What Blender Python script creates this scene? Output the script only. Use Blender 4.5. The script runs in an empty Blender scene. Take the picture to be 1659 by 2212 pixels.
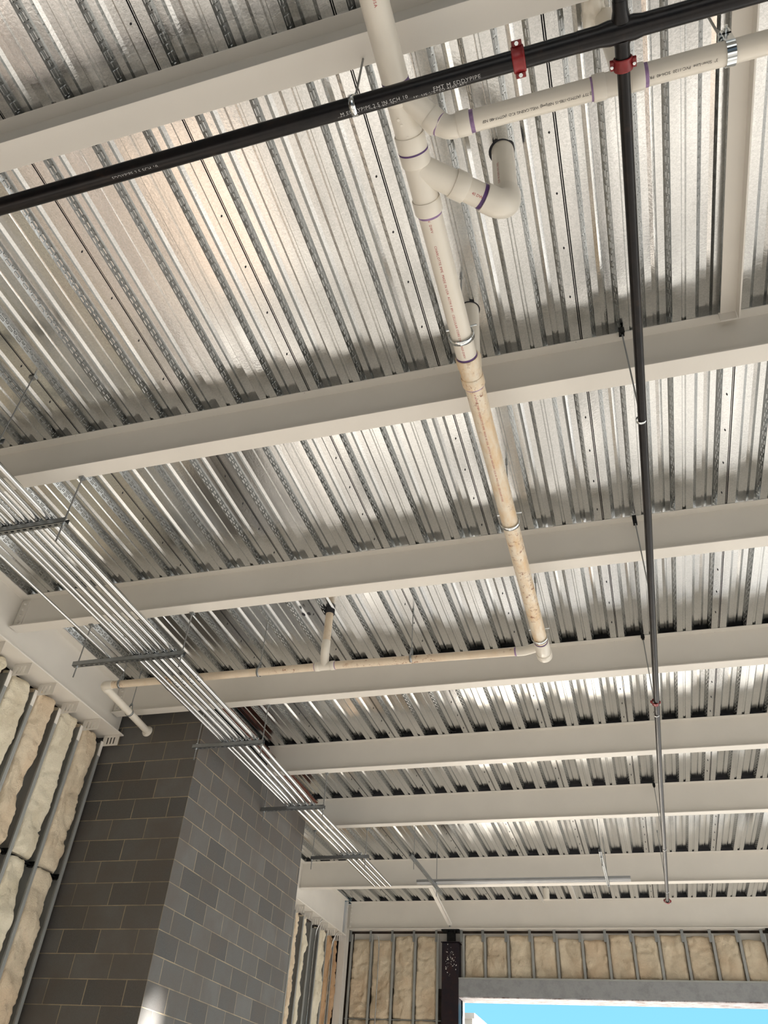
import bpy, bmesh, math, random
from mathutils import Vector, Matrix, noise

random.seed(7)
C = bpy.context.scene.collection
SC = bpy.context.scene

# ------------------------------------------------------------------ camera
YW, PI_, RO = -0.333329204, 0.700965695, 0.0781641395
fwd = Vector((math.sin(YW) * math.cos(PI_), math.cos(YW) * math.cos(PI_), math.sin(PI_)))
rgt = Vector((math.cos(YW), -math.sin(YW), 0))
up = rgt.cross(fwd)
R_ = rgt * math.cos(RO) + up * math.sin(RO)
U_ = -rgt * math.sin(RO) + up * math.cos(RO)
cd = bpy.data.cameras.new('camera')
cd.sensor_fit = 'VERTICAL'
cd.sensor_height = 36.0
cd.lens = 1685.86 / 2212 * 36.0
cd.clip_start = 0.05
cd.clip_end = 500
cam = bpy.data.objects.new('camera', cd)
C.objects.link(cam)
m = Matrix((R_, U_, -fwd)).transposed().to_4x4()
m.translation = Vector((0, 0, 1.6))
cam.matrix_world = m
SC.camera = cam

# ------------------------------------------------------------------ sky, sun, exposure
w = bpy.data.worlds.new('sky')
SC.world = w
w.use_nodes = True
nt = w.node_tree
nt.nodes.clear()
bg = nt.nodes.new('ShaderNodeBackground')
wo = nt.nodes.new('ShaderNodeOutputWorld')
tc = nt.nodes.new('ShaderNodeTexCoord')
sp = nt.nodes.new('ShaderNodeSeparateXYZ')
rp = nt.nodes.new('ShaderNodeValToRGB')
rp.color_ramp.elements[0].position = 0.0
rp.color_ramp.elements[0].color = (0.285, 0.72, 0.90, 1)
rp.color_ramp.elements[1].position = 0.6
rp.color_ramp.elements[1].color = (0.09, 0.34, 0.70, 1)
nt.links.new(tc.outputs['Generated'], sp.inputs[0])
nt.links.new(sp.outputs['Z'], rp.inputs[0])
nt.links.new(rp.outputs[0], bg.inputs[0])
nt.links.new(bg.outputs[0], wo.inputs[0])
bg.inputs[1].default_value = 1.0

sd = bpy.data.lights.new('sun', 'SUN')
sd.energy = 31.0
sd.angle = math.radians(1.4)
sd.color = (1.0, 0.95, 0.89)
so = bpy.data.objects.new('sun', sd)
C.objects.link(so)
# light travels towards -X, a little towards -Y, downwards
sun_dir = Vector((-0.97, -0.12, -0.208)).normalized()
so.rotation_euler = sun_dir.to_track_quat('-Z', 'Y').to_euler()
so.location = (20, 4, 15)

SC.view_settings.view_transform = 'Standard'
SC.view_settings.look = 'None'
SC.view_settings.exposure = 0.32
SC.view_settings.gamma = 1.0
SC.view_settings.use_curve_mapping = False
SC.render.engine = 'CYCLES'
SC.cycles.max_bounces = 8
SC.cycles.diffuse_bounces = 6
SC.cycles.glossy_bounces = 5
SC.cycles.sample_clamp_indirect = 6.0
SC.cycles.blur_glossy = 0.5

# ------------------------------------------------------------------ materials
class N:
    """small node helper"""
    def __init__(s, name):
        s.m = bpy.data.materials.new(name)
        s.m.use_nodes = True
        s.t = s.m.node_tree
        s.b = s.t.nodes['Principled BSDF']
        s.tc = s.t.nodes.new('ShaderNodeTexCoord')
    def new(s, k, **kw):
        n = s.t.nodes.new(k)
        for a, v in kw.items():
            setattr(n, a, v)
        return n
    def link(s, a, b):
        s.t.links.new(a, b)
    def coords(s, scale=(1, 1, 1), loc=(0, 0, 0), rot=(0, 0, 0)):
        mp = s.new('ShaderNodeMapping')
        mp.inputs['Scale'].default_value = scale
        mp.inputs['Location'].default_value = loc
        mp.inputs['Rotation'].default_value = rot
        s.link(s.tc.outputs['Object'], mp.inputs[0])
        return mp.outputs[0]
    def noise(s, vec, scale=5, detail=3, rough=0.5):
        n = s.new('ShaderNodeTexNoise')
        n.inputs['Scale'].default_value = scale
        n.inputs['Detail'].default_value = detail
        n.inputs['Roughness'].default_value = rough
        s.link(vec, n.inputs['Vector'])
        return n.outputs['Fac']
    def ramp(s, fac, *st):
        r = s.new('ShaderNodeValToRGB')
        e = r.color_ramp.elements
        while len(e) < len(st):
            e.new(0.5)
        for i, (p, c) in enumerate(st):
            e[i].position = p
            e[i].color = (c[0], c[1], c[2], 1) if hasattr(c, '__len__') else (c, c, c, 1)
        s.link(fac, r.inputs[0])
        return r.outputs[0]
    def math(s, op, a, b=None, c=None):
        n = s.new('ShaderNodeMath', operation=op)
        for i, v in enumerate((a, b, c)):
            if v is None:
                continue
            if isinstance(v, (int, float)):
                n.inputs[i].default_value = v
            else:
                s.link(v, n.inputs[i])
        return n.outputs[0]
    def mix(s, f, a, b):
        n = s.new('ShaderNodeMix', data_type='RGBA')
        for k, v in ((0, f), (6, a), (7, b)):
            if isinstance(v, (int, float)):
                n.inputs[k].default_value = v
            elif isinstance(v, tuple):
                n.inputs[k].default_value = (v[0], v[1], v[2], 1)
            else:
                s.link(v, n.inputs[k])
        return n.outputs[2]
    def bump(s, h, strength=0.3, dist=0.01):
        n = s.new('ShaderNodeBump')
        n.inputs['Strength'].default_value = strength
        n.inputs['Distance'].default_value = dist
        s.link(h, n.inputs['Height'])
        if s.b.inputs['Normal'].is_linked:
            s.link(s.b.inputs['Normal'].links[0].from_socket, n.inputs['Normal'])
        s.link(n.outputs[0], s.b.inputs['Normal'])
        return n
    def set(s, col=None, rough=None, metal=None):
        for k, v in (('Base Color', col), ('Roughness', rough), ('Metallic', metal)):
            if v is None:
                continue
            if isinstance(v, tuple):
                s.b.inputs[k].default_value = (v[0], v[1], v[2], 1)
            elif isinstance(v, (int, float)):
                s.b.inputs[k].default_value = v
            else:
                s.link(v, s.b.inputs[k])
        return s

M = {}
def paint(name, col, rough=0.45, var=0.06, scale=3, bump=0.05):
    n = N(name)
    f = n.noise(n.coords(), scale, 4)
    lo = tuple(c * (1 - var) for c in col)
    hi = tuple(min(1, c * (1 + var)) for c in col)
    n.set(n.ramp(f, (0.3, lo), (0.7, hi)), rough, 0)
    if bump:
        n.bump(n.noise(n.coords(), 60, 2), bump, 0.004)
    M[name] = n.m
    return n

# galvanised deck: streaked, spangled, softly mirror-like
def deck_mat(name, emboss):
    n = N(name)
    sp_ = n.new('ShaderNodeTexVoronoi')
    sp_.inputs['Scale'].default_value = 170
    n.link(n.coords(), sp_.inputs['Vector'])
    sepc = n.new('ShaderNodeSeparateColor')
    n.link(sp_.outputs['Color'], sepc.inputs[0])
    st = n.noise(n.coords((9, 0.25, 9)), 1.0, 3, 0.5)
    big = n.noise(n.coords((1.6, 0.8, 1)), 1.0, 3)
    a = n.math('ADD', n.math('MULTIPLY', sepc.outputs[0], 0.26), n.math('MULTIPLY', st, 0.20))
    a = n.math('ADD', a, n.math('MULTIPLY', big, 0.18))
    col = n.ramp(a, (0.16, (0.62, 0.63, 0.625)), (0.50, (0.83, 0.83, 0.82)))
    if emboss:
        col = n.mix(0.62, col, (0.24, 0.26, 0.265))  # webs darkened in the colour, in place of their dark reflections
    rough = n.ramp(n.noise(n.coords((12, 0.5, 12), (3, 1, 0)), 1.0, 3), (0.3, 0.12), (0.7, 0.26))
    n.set(col, rough, 1.0)
    n.bump(n.noise(n.coords((3, 0.8, 3)), 1.0, 1), 0.5, 0.010)
    n.bump(n.noise(n.coords(), 75, 3), 0.10, 0.004)
    n.bump(n.noise(n.coords(), 260, 2), 0.06, 0.002)
    if emboss:
        s = n.new('ShaderNodeSeparateXYZ')
        n.link(n.tc.outputs['Object'], s.inputs[0])
        y, z = s.outputs[1], s.outputs[2]
        v = n.math('DIVIDE', n.math('SUBTRACT', z, 5.62), 0.05)
        fy = n.math('FRACT', n.math('DIVIDE', y, 0.085))
        def box(x, c, h, soft):
            d = n.math('ABSOLUTE', n.math('SUBTRACT', x, c))
            return n.math('SUBTRACT', 1.0, n.math('SMOOTH_MIN', 1.0, n.math('MAXIMUM', 0.0, n.math('DIVIDE', n.math('SUBTRACT', d, h), soft)), 0.02))
        two = n.math('MAXIMUM', box(v, 0.30, 0.04, 0.10), box(v, 0.68, 0.04, 0.10))
        g1 = n.math('MULTIPLY', two, box(fy, 0.28, 0.20, 0.05))
        g2 = n.math('MULTIPLY', box(v, 0.5, 0.05, 0.10), box(fy, 0.76, 0.10, 0.05))
        h = n.math('MAXIMUM', g1, g2)
        n.bump(h, 1.0, 0.007)
    M[name] = n.m
deck_mat('deck', False)
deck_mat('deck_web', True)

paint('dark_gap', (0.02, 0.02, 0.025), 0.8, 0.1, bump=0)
paint('beam_paint', (0.72, 0.69, 0.635), 0.42, 0.03, 2.5, 0.06)
paint('white_paint', (0.72, 0.69, 0.64), 0.45, 0.04, 4, 0.05)
# black sprinkler pipe
n = N('black_pipe')
f = n.noise(n.coords((3, 3, 3)), 4, 6, 0.65)
n.set(n.ramp(f, (0.35, (0.004, 0.004, 0.005)), (0.60, (0.010, 0.008, 0.008)), (0.76, (0.030, 0.018, 0.012))), 0.30, 0)
n.b.inputs['Specular IOR Level'].default_value = 0.28
n.bump(n.noise(n.coords(), 90, 3), 0.15, 0.002)
M['black_pipe'] = n.m
# pvc
def pvc(name, base, stain=None):
    n = N(name)
    f = n.noise(n.coords(), 3, 4)
    c = n.ramp(f, (0.3, tuple(x * 0.94 for x in base)), (0.7, base))
    if stain:
        s1 = n.ramp(n.noise(n.coords((6, 2.2, 6)), 1.6, 6, 0.7), (0.42, 0.0), (0.66, 1.0))
        c = n.mix(s1, c, stain)
        s2 = n.ramp(n.noise(n.coords((1, 1, 1), (4, 2, 1)), 24, 6, 0.8), (0.55, 0.0), (0.62, 1.0))
        s3 = n.ramp(n.noise(n.coords(), 3.0, 2), (0.42, 0.0), (0.54, 1.0))
        c = n.mix(n.math('MULTIPLY', s2, s3), c, (0.25, 0.10, 0.045))
    n.set(c, 0.30, 0)
    n.b.inputs['Specular IOR Level'].default_value = 0.5
    M[name] = n.m
pvc('pvc', (0.76, 0.715, 0.63))
pvc('pvc_fitting', (0.74, 0.70, 0.62))
pvc('pvc_stained', (0.76, 0.68, 0.55), (0.66, 0.47, 0.27))
pvc('pvc_beige', (0.74, 0.63, 0.49), (0.68, 0.55, 0.41))
paint('primer', (0.085, 0.035, 0.15), 0.45, 0.25, 30, 0)
paint('primer_light', (0.27, 0.17, 0.33), 0.45, 0.3, 40, 0)
paint('ink_black', (0.03, 0.03, 0.03), 0.6, 0.1, bump=0)
paint('ink_white', (0.42, 0.42, 0.42), 0.6, 0.1, bump=0)
paint('ink_red', (0.42, 0.05, 0.06), 0.6, 0.1, bump=0)
paint('red_paint', (0.22, 0.012, 0.014), 0.36, 0.15, 12, 0.1)
def metal(name, col, rough, var=0.1, scale=8, metallic=1.0):
    n = N(name)
    f = n.noise(n.coords(), scale, 4)
    n.set(n.ramp(f, (0.3, tuple(c * (1 - var) for c in col)), (0.7, col)), rough, metallic)
    M[name] = n.m
    return n
metal('zinc', (0.80, 0.84, 0.86), 0.16)
metal('conduit', (0.66, 0.67, 0.67), 0.15, 0.06)
metal('tube_steel', (0.36, 0.37, 0.38), 0.30)
metal('strut', (0.36, 0.38, 0.39), 0.42, 0.12, 20)
metal('rod', (0.34, 0.35, 0.35), 0.45)
metal('stud', (0.40, 0.41, 0.40), 0.42, 0.10, 5, 0.35)
metal('stud_clip', (0.62, 0.62, 0.60), 0.45, 0.2, 18, 0.4)
metal('black_iron', (0.03, 0.03, 0.03), 0.5)
# insulation
def insul(name, a, b, c3):
    n = N(name)
    f = n.noise(n.coords((1, 1, 1)), 3.2, 6, 0.65)
    g = n.noise(n.coords((1, 1, 1), (5, 3, 2)), 1.3, 4, 0.6)
    c = n.ramp(f, (0.30, a), (0.62, b))
    c = n.mix(n.ramp(g, (0.45, 0.0), (0.70, 0.75)), c, c3)
    n.set(c, 0.95, 0)
    n.b.inputs['Specular IOR Level'].default_value = 0.1
    n.bump(n.noise(n.coords(), 14, 6, 0.75), 0.9, 0.03)
    n.bump(n.noise(n.coords(), 60, 4, 0.7), 0.6, 0.01)
    M[name] = n.m
insul('insul_cream', (0.66, 0.58, 0.43), (0.84, 0.77, 0.61), (0.80, 0.74, 0.60))
insul('insul_tan', (0.60, 0.50, 0.365), (0.81, 0.705, 0.54), (0.68, 0.51, 0.345))
insul('insul_brown', (0.46, 0.29, 0.17), (0.60, 0.40, 0.24), (0.50, 0.30, 0.16))
paint('sheathing', (0.085, 0.060, 0.045), 0.8, 0.5, 5, 0.3)
paint('purple_steel', (0.030, 0.024, 0.034), 0.38, 0.4, 12, 0.2)
n = N('column_steel')
f = n.noise(n.coords(), 9, 6, 0.7)
n.set(n.ramp(f, (0.35, (0.012, 0.010, 0.016)), (0.60, (0.024, 0.014, 0.017)), (0.74, (0.055, 0.022, 0.016))), 0.42, 0)
n.b.inputs['Specular IOR Level'].default_value = 0.3
M['column_steel'] = n.m
paint('rust_steel', (0.12, 0.035, 0.02), 0.6, 0.4, 9, 0.2)
n = N('header_grey')
f = n.noise(n.coords((1, 1, 1)), 7, 6, 0.7)
n.set(n.ramp(f, (0.30, (0.23, 0.24, 0.25)), (0.55, (0.32, 0.33, 0.34)), (0.72, (0.27, 0.285, 0.30))), 0.45, 0.1)
M['header_grey'] = n.m
n = N('soffit_worn')
f = n.noise(n.coords((1, 4, 1)), 6, 8, 0.75)
n.set(n.ramp(f, (0.36, (0.16, 0.10, 0.09)), (0.50, (0.50, 0.48, 0.50)), (0.66, (0.66, 0.66, 0.70))), 0.7, 0)
M['soffit_worn'] = n.m
# concrete floor
n = N('floor_concrete')
f = n.noise(n.coords((1, 1, 1), (1.7, 0.6, 0)), 0.42, 7, 0.62)
g_ = n.noise(n.coords((0.25, 1.3, 1), (3, 1, 0)), 0.8, 4, 0.6)
c = n.ramp(f, (0.38, (0.13, 0.125, 0.115)), (0.50, (0.46, 0.44, 0.41)), (0.60, (0.70, 0.68, 0.65)))
n.set(n.mix(n.ramp(g_, (0.52, 0.0), (0.58, 0.85)), c, (0.16, 0.15, 0.14)), 0.7, 0)
n.bump(n.noise(n.coords(), 20, 4), 0.1, 0.01)
M['floor_concrete'] = n.m
paint('dirt', (0.60, 0.55, 0.48), 0.95, 0.2, 0.5, 0.3)
paint('slab', (0.35, 0.34, 0.32), 0.9, 0.1, 2, 0.1)
paint('gypsum', (0.50, 0.47, 0.42), 0.8, 0.05, 1.5, 0)

# block masonry: coords picked by face direction
def block_mat(name, axis, u0, z0):
    n = N(name)
    s = n.new('ShaderNodeSeparateXYZ')
    n.link(n.tc.outputs['Object'], s.inputs[0])
    cb = n.new('ShaderNodeCombineXYZ')
    n.link(n.math('ADD', s.outputs[axis], u0), cb.inputs[0])
    n.link(n.math('ADD', s.outputs[2], z0), cb.inputs[1])
    br = n.new('ShaderNodeTexBrick')
    br.offset = 0.5
    br.offset_frequency = 2
    br.inputs['Scale'].default_value = 1.0
    br.inputs['Brick Width'].default_value = 0.4064
    br.inputs['Row Height'].default_value = 0.2032
    msz = n.math('MULTIPLY', n.ramp(n.noise(n.coords((1, 1, 1), (3, 3, 3)), 5, 4, 0.7), (0.3, 0.4), (0.7, 1.0)), 0.0066)
    n.link(msz, br.inputs['Mortar Size'])
    br.inputs['Mortar Smooth'].default_value = 0.2
    br.inputs['Bias'].default_value = 0.0
    br.inputs['Color1'].default_value = (0.062, 0.060, 0.058, 1)
    br.inputs['Color2'].default_value = (0.125, 0.121, 0.114, 1)
    br.inputs['Mortar'].default_value = (0.36, 0.29, 0.19, 1)
    n.link(cb.outputs[0], br.inputs['Vector'])
    g = n.noise(n.coords(), 130, 3, 0.7)
    lo = n.noise(n.coords((1, 1, 1), (2, 5, 1)), 2.2, 5, 0.6)
    c = n.mix(n.math('MULTIPLY', n.ramp(g, (0.35, 0.0), (0.7, 1.0)), 0.28), br.outputs['Color'], (0.17, 0.165, 0.155))
    c = n.mix(n.ramp(lo, (0.42, 0.0), (0.66, 0.6)), c, (0.095, 0.078, 0.065))
    sc_ = n.ramp(n.noise(n.coords((3, 3, 1.1), (1, 7, 4)), 3.6, 7, 0.8), (0.70, 0.0), (0.76, 0.7))
    c = n.mix(sc_, c, (0.22, 0.215, 0.2))
    n.set(c, 0.72, 0)
    h = n.math('SUBTRACT', 1.0, br.outputs['Fac'])
    n.bump(h, 0.8, 0.006)
    n.bump(g, 0.5, 0.004)
    M[name] = n.m
Z0 = 20 * 0.2032 - 4.601 + 0.2032 * 4
block_mat('block_front', 0, 4.29 + 0.4064 * 20 , Z0)
block_mat('block_side', 1, -7.01 + 0.4064 * 40 + 0.2032, Z0)

# ------------------------------------------------------------------ mesh builder
class MB:
    def __init__(s):
        s.v, s.f, s.mi = [], [], []
        s.cur = 0
        s.smooth = []
    def add(s, vs, fs, smooth=False):
        o = len(s.v)
        s.v += [tuple(p) for p in vs]
        for f in fs:
            s.f.append(tuple(i + o for i in f))
            s.mi.append(s.cur)
            s.smooth.append(smooth)
        return s
    def box(s, a, b):
        x0, y0, z0 = (min(a[i], b[i]) for i in range(3))
        x1, y1, z1 = (max(a[i], b[i]) for i in range(3))
        return s.add([(x0, y0, z0), (x1, y0, z0), (x1, y1, z0), (x0, y1, z0), (x0, y0, z1), (x1, y0, z1), (x1, y1, z1), (x0, y1, z1)],
                     [(0, 3, 2, 1), (4, 5, 6, 7), (0, 1, 5, 4), (1, 2, 6, 5), (2, 3, 7, 6), (3, 0, 4, 7)])
    def tube(s, pts, r, n=20, cap=True):
        """tube along points; r number or list of radii"""
        pts = [Vector(p) for p in pts]
        rs = r if isinstance(r, (list, tuple)) else [r] * len(pts)
        vs, fs = [], []
        d0 = (pts[1] - pts[0]).normalized()
        e = Vector((0, 0, 1)) if abs(d0.z) < 0.9 else Vector((1, 0, 0))
        e = (e - d0 * e.dot(d0)).normalized()
        for i, p in enumerate(pts):
            if i == 0:
                d = d0
            elif i == len(pts) - 1:
                d = (pts[i] - pts[i - 1]).normalized() if (pts[i] - pts[i - 1]).length > 1e-9 else d
            else:
                a = pts[i] - pts[i - 1]
                b = pts[i + 1] - pts[i]
                d = (a.normalized() if a.length > 1e-9 else Vector()) + (b.normalized() if b.length > 1e-9 else Vector())
                d = d.normalized() if d.length > 1e-9 else d0
            e = (e - d * e.dot(d)).normalized()
            g = d.cross(e)
            for k in range(n):
                t = 2 * math.pi * k / n
                vs.append(p + (e * math.cos(t) + g * math.sin(t)) * rs[i])
        for i in range(len(pts) - 1):
            for k in range(n):
                k2 = (k + 1) % n
                fs.append((i * n + k, i * n + k2, (i + 1) * n + k2, (i + 1) * n + k))
        s.add(vs, fs, True)
        if cap:
            o = len(vs)
            s.add(vs[:n], [tuple(range(n - 1, -1, -1))])
            s.add(vs[-n:], [tuple(range(n))])
        return s
    def build(s, name, mats, parent=None, bevel=0):
        me = bpy.data.meshes.new(name)
        me.from_pydata(s.v, [], s.f)
        mats = mats if isinstance(mats, (list, tuple)) else [mats]
        for x in mats:
            me.materials.append(M[x])
        for p, i, sm in zip(me.polygons, s.mi, s.smooth):
            p.material_index = min(i, len(mats) - 1)
            p.use_smooth = sm
        me.update()
        o = bpy.data.objects.new(name, me)
        C.objects.link(o)
        if parent:
            o.parent = parent
            o.matrix_parent_inverse = Matrix.Translation(parent.location).inverted()
        if bevel:
            b = o.modifiers.new('bevel', 'BEVEL')
            b.width = bevel
            b.segments = 2
            b.limit_method = 'ANGLE'
        return o

def tag(o, label, cat, group=None):
    o['label'] = label
    o['category'] = cat
    if group:
        o['group'] = group
    return o
def thing(name, label, cat, loc=(0, 0, 0), group=None):
    o = bpy.data.objects.new(name, None)
    o.empty_display_size = 0.1
    o.location = loc
    C.objects.link(o)
    return tag(o, label, cat, group)
def struct(o):
    o['kind'] = 'structure'
    return o
def arc(p0, p1, p2, r, n=7):
    """points of a rounded corner p0-p1-p2"""
    p0, p1, p2 = Vector(p0), Vector(p1), Vector(p2)
    a = (p0 - p1).normalized()
    b = (p2 - p1).normalized()
    ang = a.angle(b)
    t = r / math.tan(ang / 2)
    t = min(t, (p0 - p1).length * 0.98, (p2 - p1).length * 0.98)
    rr = t * math.tan(ang / 2)
    c = p1 + (a + b).normalized() * (rr / math.sin(ang / 2))
    s, e = p1 + a * t, p1 + b * t
    out = []
    for i in range(n):
        k = i / (n - 1)
        v = (s - c).normalized().slerp((e - c).normalized(), k) * rr
        out.append(c + v)
    return out
def bolt(mb, p, d, r=0.012, h=0.010):
    p, d = Vector(p), Vector(d).normalized()
    mb.tube([p, p + d * h], r, 6)
    mb.tube([p + d * h, p + d * (h + 0.006)], r * 0.5, 8)
    return mb

def wrap(text, size, mat, parent, origin, d, e1, radius, phi=0.0, name='lettering', gap=1.0):
    """lettering laid round a pipe; d reading direction, e1 outward where phi=0"""
    cu = bpy.data.curves.new('t', 'FONT')
    cu.body = text
    cu.size = size
    cu.space_character = gap
    cu.resolution_u = 2
    ob = bpy.data.objects.new('t', cu)
    C.objects.link(ob)
    dg = bpy.context.evaluated_depsgraph_get()
    me = bpy.data.meshes.new_from_object(ob.evaluated_get(dg))
    bpy.data.objects.remove(ob)
    bpy.data.curves.remove(cu)
    d = Vector(d).normalized()
    e1 = Vector(e1)
    e1 = (e1 - d * e1.dot(d)).normalized()
    e2 = e1.cross(d)
    O = Vector(origin)
    for v in me.vertices:
        a = phi + v.co.y / radius
        v.co = O + d * v.co.x + (e1 * math.cos(a) + e2 * math.sin(a)) * (radius + 0.0007)
    me.materials.clear()
    me.materials.append(M[mat])
    o = bpy.data.objects.new(name, me)
    C.objects.link(o)
    if parent:
        o.parent = parent
        o.matrix_parent_inverse = Matrix.Translation(parent.location).inverted()
    return o

# ================================================================== SETTING
ZD = 5.62                       # underside of the deck
XR = 8.6                        # far side of the hall
YB = -5.0
# ---- deck
def deck_profile(seam):
    """(u, z, material) over one pitch, u in fractions of a pitch centred on a bottom flat"""
    if seam:
        mid = [(-0.026, 0.0), (-0.0261, 0.035), (-0.006, 0.035), (-0.0059, 0.003), (0.0059, 0.003), (0.006, 0.035), (0.0261, 0.035), (0.026, 0.0)]
    else:
        mid = [(-0.045, 0.0), (-0.022, 0.011), (0.022, 0.011), (0.045, 0.0)]
    L = [(-0.5, 0.040), (-0.435, 0.050), (-0.31, 0.050), (-0.215, 0.0)] + mid + [(0.215, 0.0), (0.31, 0.050), (0.435, 0.050), (0.5, 0.040)]
    return L
def deck(mb, x0, pitch, k0, k1, y0, y1, smooth=False):
    for k in range(k0, k1):
        for j in range(3):
            seam = (j == 0)
            xc = x0 + (k * 3 + j) * pitch
            pr = deck_profile(seam)
            for (a, b) in zip(pr[:-1], pr[1:]):
                if xc + a[0] * pitch < -5.62:
                    continue
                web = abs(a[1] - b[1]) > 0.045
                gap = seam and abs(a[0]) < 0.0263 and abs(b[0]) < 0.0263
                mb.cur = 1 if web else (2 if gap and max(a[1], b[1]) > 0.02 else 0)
                xa, xb = xc + a[0] * pitch, xc + b[0] * pitch
                mb.add([(xa, y0, ZD + a[1]), (xb, y0, ZD + b[1]), (xb, y1, ZD + b[1]), (xa, y1, ZD + a[1])], [(0, 1, 2, 3)])
            if seam:      # button punches and fastener tips beside the seam
                mb.cur = 2
                y = y0 + 0.25
                while y < y1:
                    mb.tube([(xc - 0.035, y, ZD), (xc - 0.035, y, ZD - 0.012)], [0.006, 0.002], 6)
                    y += 0.33
                mb.cur = 0
mb = MB()
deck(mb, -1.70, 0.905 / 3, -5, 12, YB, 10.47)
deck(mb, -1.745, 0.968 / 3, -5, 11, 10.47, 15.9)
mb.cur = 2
for yy in (6.815, 8.64, 10.43, 13.22, 15.77):  # dark strips added in the flutes over the beams to paint in shade
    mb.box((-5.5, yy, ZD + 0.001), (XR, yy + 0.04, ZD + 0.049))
mb.cur = 3
mb.box((-5.7, YB, ZD + 0.056), (XR + 0.3, 16.3, ZD + 0.16))
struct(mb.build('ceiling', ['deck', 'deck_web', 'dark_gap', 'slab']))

# ---- floor and the ground outside
struct(MB().box((-5.7, YB, -0.15), (XR + 0.3, 16.3, 0)).build('floor', 'floor_concrete'))
g = MB().box((-60, -60, -0.4), (90, 120, -0.16)).build('ground', 'dirt')
struct(g)

# ---- walls (sheathing behind the studs), plain walls of the parts out of sight
struct(MB().box((-5.78, YB, 0), (-5.66, 7.0, ZD)).build('wall_left', 'sheathing'))
struct(MB().box((-5.98, 10.1, 0), (-5.86, 16.1, ZD)).build('wall_left.001', 'sheathing'))
mb = MB()
mb.box((-5.86, 16.0, 0), (-3.36, 16.12, ZD))
mb.box((-3.36, 16.0, 4.34), (XR, 16.12, ZD))
struct(mb.build('wall_far', 'sheathing'))
mb = MB()
mb.box((-5.7, YB - 0.15, 0), (-1.5, YB, ZD))
mb.box((-1.5, YB - 0.15, 3.4), (3.5, YB, ZD))
mb.box((3.5, YB - 0.15, 0), (XR, YB, ZD))
struct(mb.build('wall_back', 'gypsum'))
mb = MB()
mb.box((XR, 15.5, 0), (XR + 0.15, 16.1, ZD))
mb.box((XR, YB, 4.3), (XR + 0.15, 8.62, ZD))
mb.box((XR, 8.92, 4.3), (XR + 0.15, 15.5, ZD))
mb.box((XR, 8.62, 4.3), (XR + 0.15, 8.92, 5.02))  # open slot above is added to throw a sun patch on the shaft
mb.box((XR, 8.62, 5.42), (XR + 0.15, 8.92, ZD))
mb.box((XR, YB, 0), (XR + 0.15, 0.4, ZD))
for y in (3.4, 7.3, 11.2):
    mb.box((XR, y, 0), (XR + 0.3, y + 0.45, ZD))
struct(mb.build('wall_right', 'gypsum'))

# ---- block shaft
mb = MB()
mb.add([(-5.45, 7.01, 0), (-4.29, 7.01, 0), (-4.29, 7.01, 5.40), (-5.45, 7.01, 5.40)], [(0, 1, 2, 3)])
mb.cur = 1
mb.add([(-4.29, 7.01, 0), (-4.29, 10.12, 0), (-4.29, 10.12, 5.40), (-4.29, 7.01, 5.40)], [(0, 1, 2, 3)])
mb.cur = 0
mb.add([(-4.29, 10.12, 0), (-5.98, 10.12, 0), (-5.98, 10.12, 5.40), (-4.29, 10.12, 5.40),
        (-5.98, 7.01, 0), (-5.98, 7.01, 5.40), (-5.45, 7.01, 0), (-5.45, 7.01, 5.40)],
       [(0, 1, 2, 3), (1, 4, 5, 2), (4, 6, 7, 5)])
mb.add([(-4.29, 7.01, 5.40), (-4.29, 10.12, 5.40), (-5.98, 10.12, 5.40), (-5.98, 7.01, 5.40)], [(0, 1, 2, 3)])
tag(mb.build('block_shaft', ['block_front', 'block_side']), 'grey concrete block shaft rising to the ceiling beside the conduit rack', 'wall')

# ================================================================== STEEL
def ibeam(name, label, y, zb, fw, x0, x1, bolts=0, cope=False, group=None):
    t = thing(name, label, 'beam', (x0, y + fw / 2, zb))
    yc = y + fw / 2
    zt = ZD - 0.001
    tf = 0.010
    MB().box((x0, yc - 0.004, zb + tf), (x1, yc + 0.004, zt - tf)).build('web', 'beam_paint', t)
    xf = x0 + (0.07 if cope else 0)
    MB().box((x0 + 0.02, y, zb), (x1, y + fw, zb + tf)).build('bottom_flange', 'beam_paint', t, bevel=0.002)
    MB().box((xf, y, zt - tf), (x1, y + fw, zt)).build('top_flange', 'beam_paint', t, bevel=0.002)
    for i in range(bolts):
        b = MB()
        z = zb + 0.075 + i * (zt - zb - 0.15) / max(1, bolts - 1)
        b.tube([(x0 + 0.05, yc - 0.004, z), (x0 + 0.05, yc - 0.020, z)], 0.018, 6)
        b.tube([(x0 + 0.05, yc - 0.020, z), (x0 + 0.05, yc - 0.036, z)], 0.012, 8)
        b.build('bolt', 'beam_paint', t)
    if bolts:
        MB().box((x0 - 0.0, yc - 0.012, zb + 0.04), (x0 + 0.09, yc - 0.004, zt - 0.04)).build('shear_plate', 'beam_paint', t)
    return t
B = [
    (1.076, 5.272, 0.128, -5.335, 0, 'pale painted steel beam nearest overhead, crossing above the white drain pipe joint'),
    (3.164, 5.272, 0.128, -5.335, 4, 'pale painted steel beam second from overhead, the rusty pipe starts beneath it'),
    (4.955, 5.272, 0.127, -5.335, 4, 'pale painted steel beam third from overhead, bolted to the wall girder'),
    (6.745, 5.272, 0.120, -5.335, 4, 'pale painted steel beam right behind the thin beige cross pipe'),
    (8.582, 5.272, 0.118, -4.27, 0, 'pale painted steel beam meeting the middle of the block shaft'),
    (10.406, 5.235, 0.112, -4.27, 0, 'pale painted steel beam passing the far corner of the block shaft'),
    (13.197, 5.197, 0.14, -5.57, 0, 'pale painted steel beam where the steel conduit bundle ends'),
    (15.73, 5.13, 0.19, -5.52, 0, 'deep pale painted steel beam resting on top of the far wall'),
]
BY = [b[0] for b in B]
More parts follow.
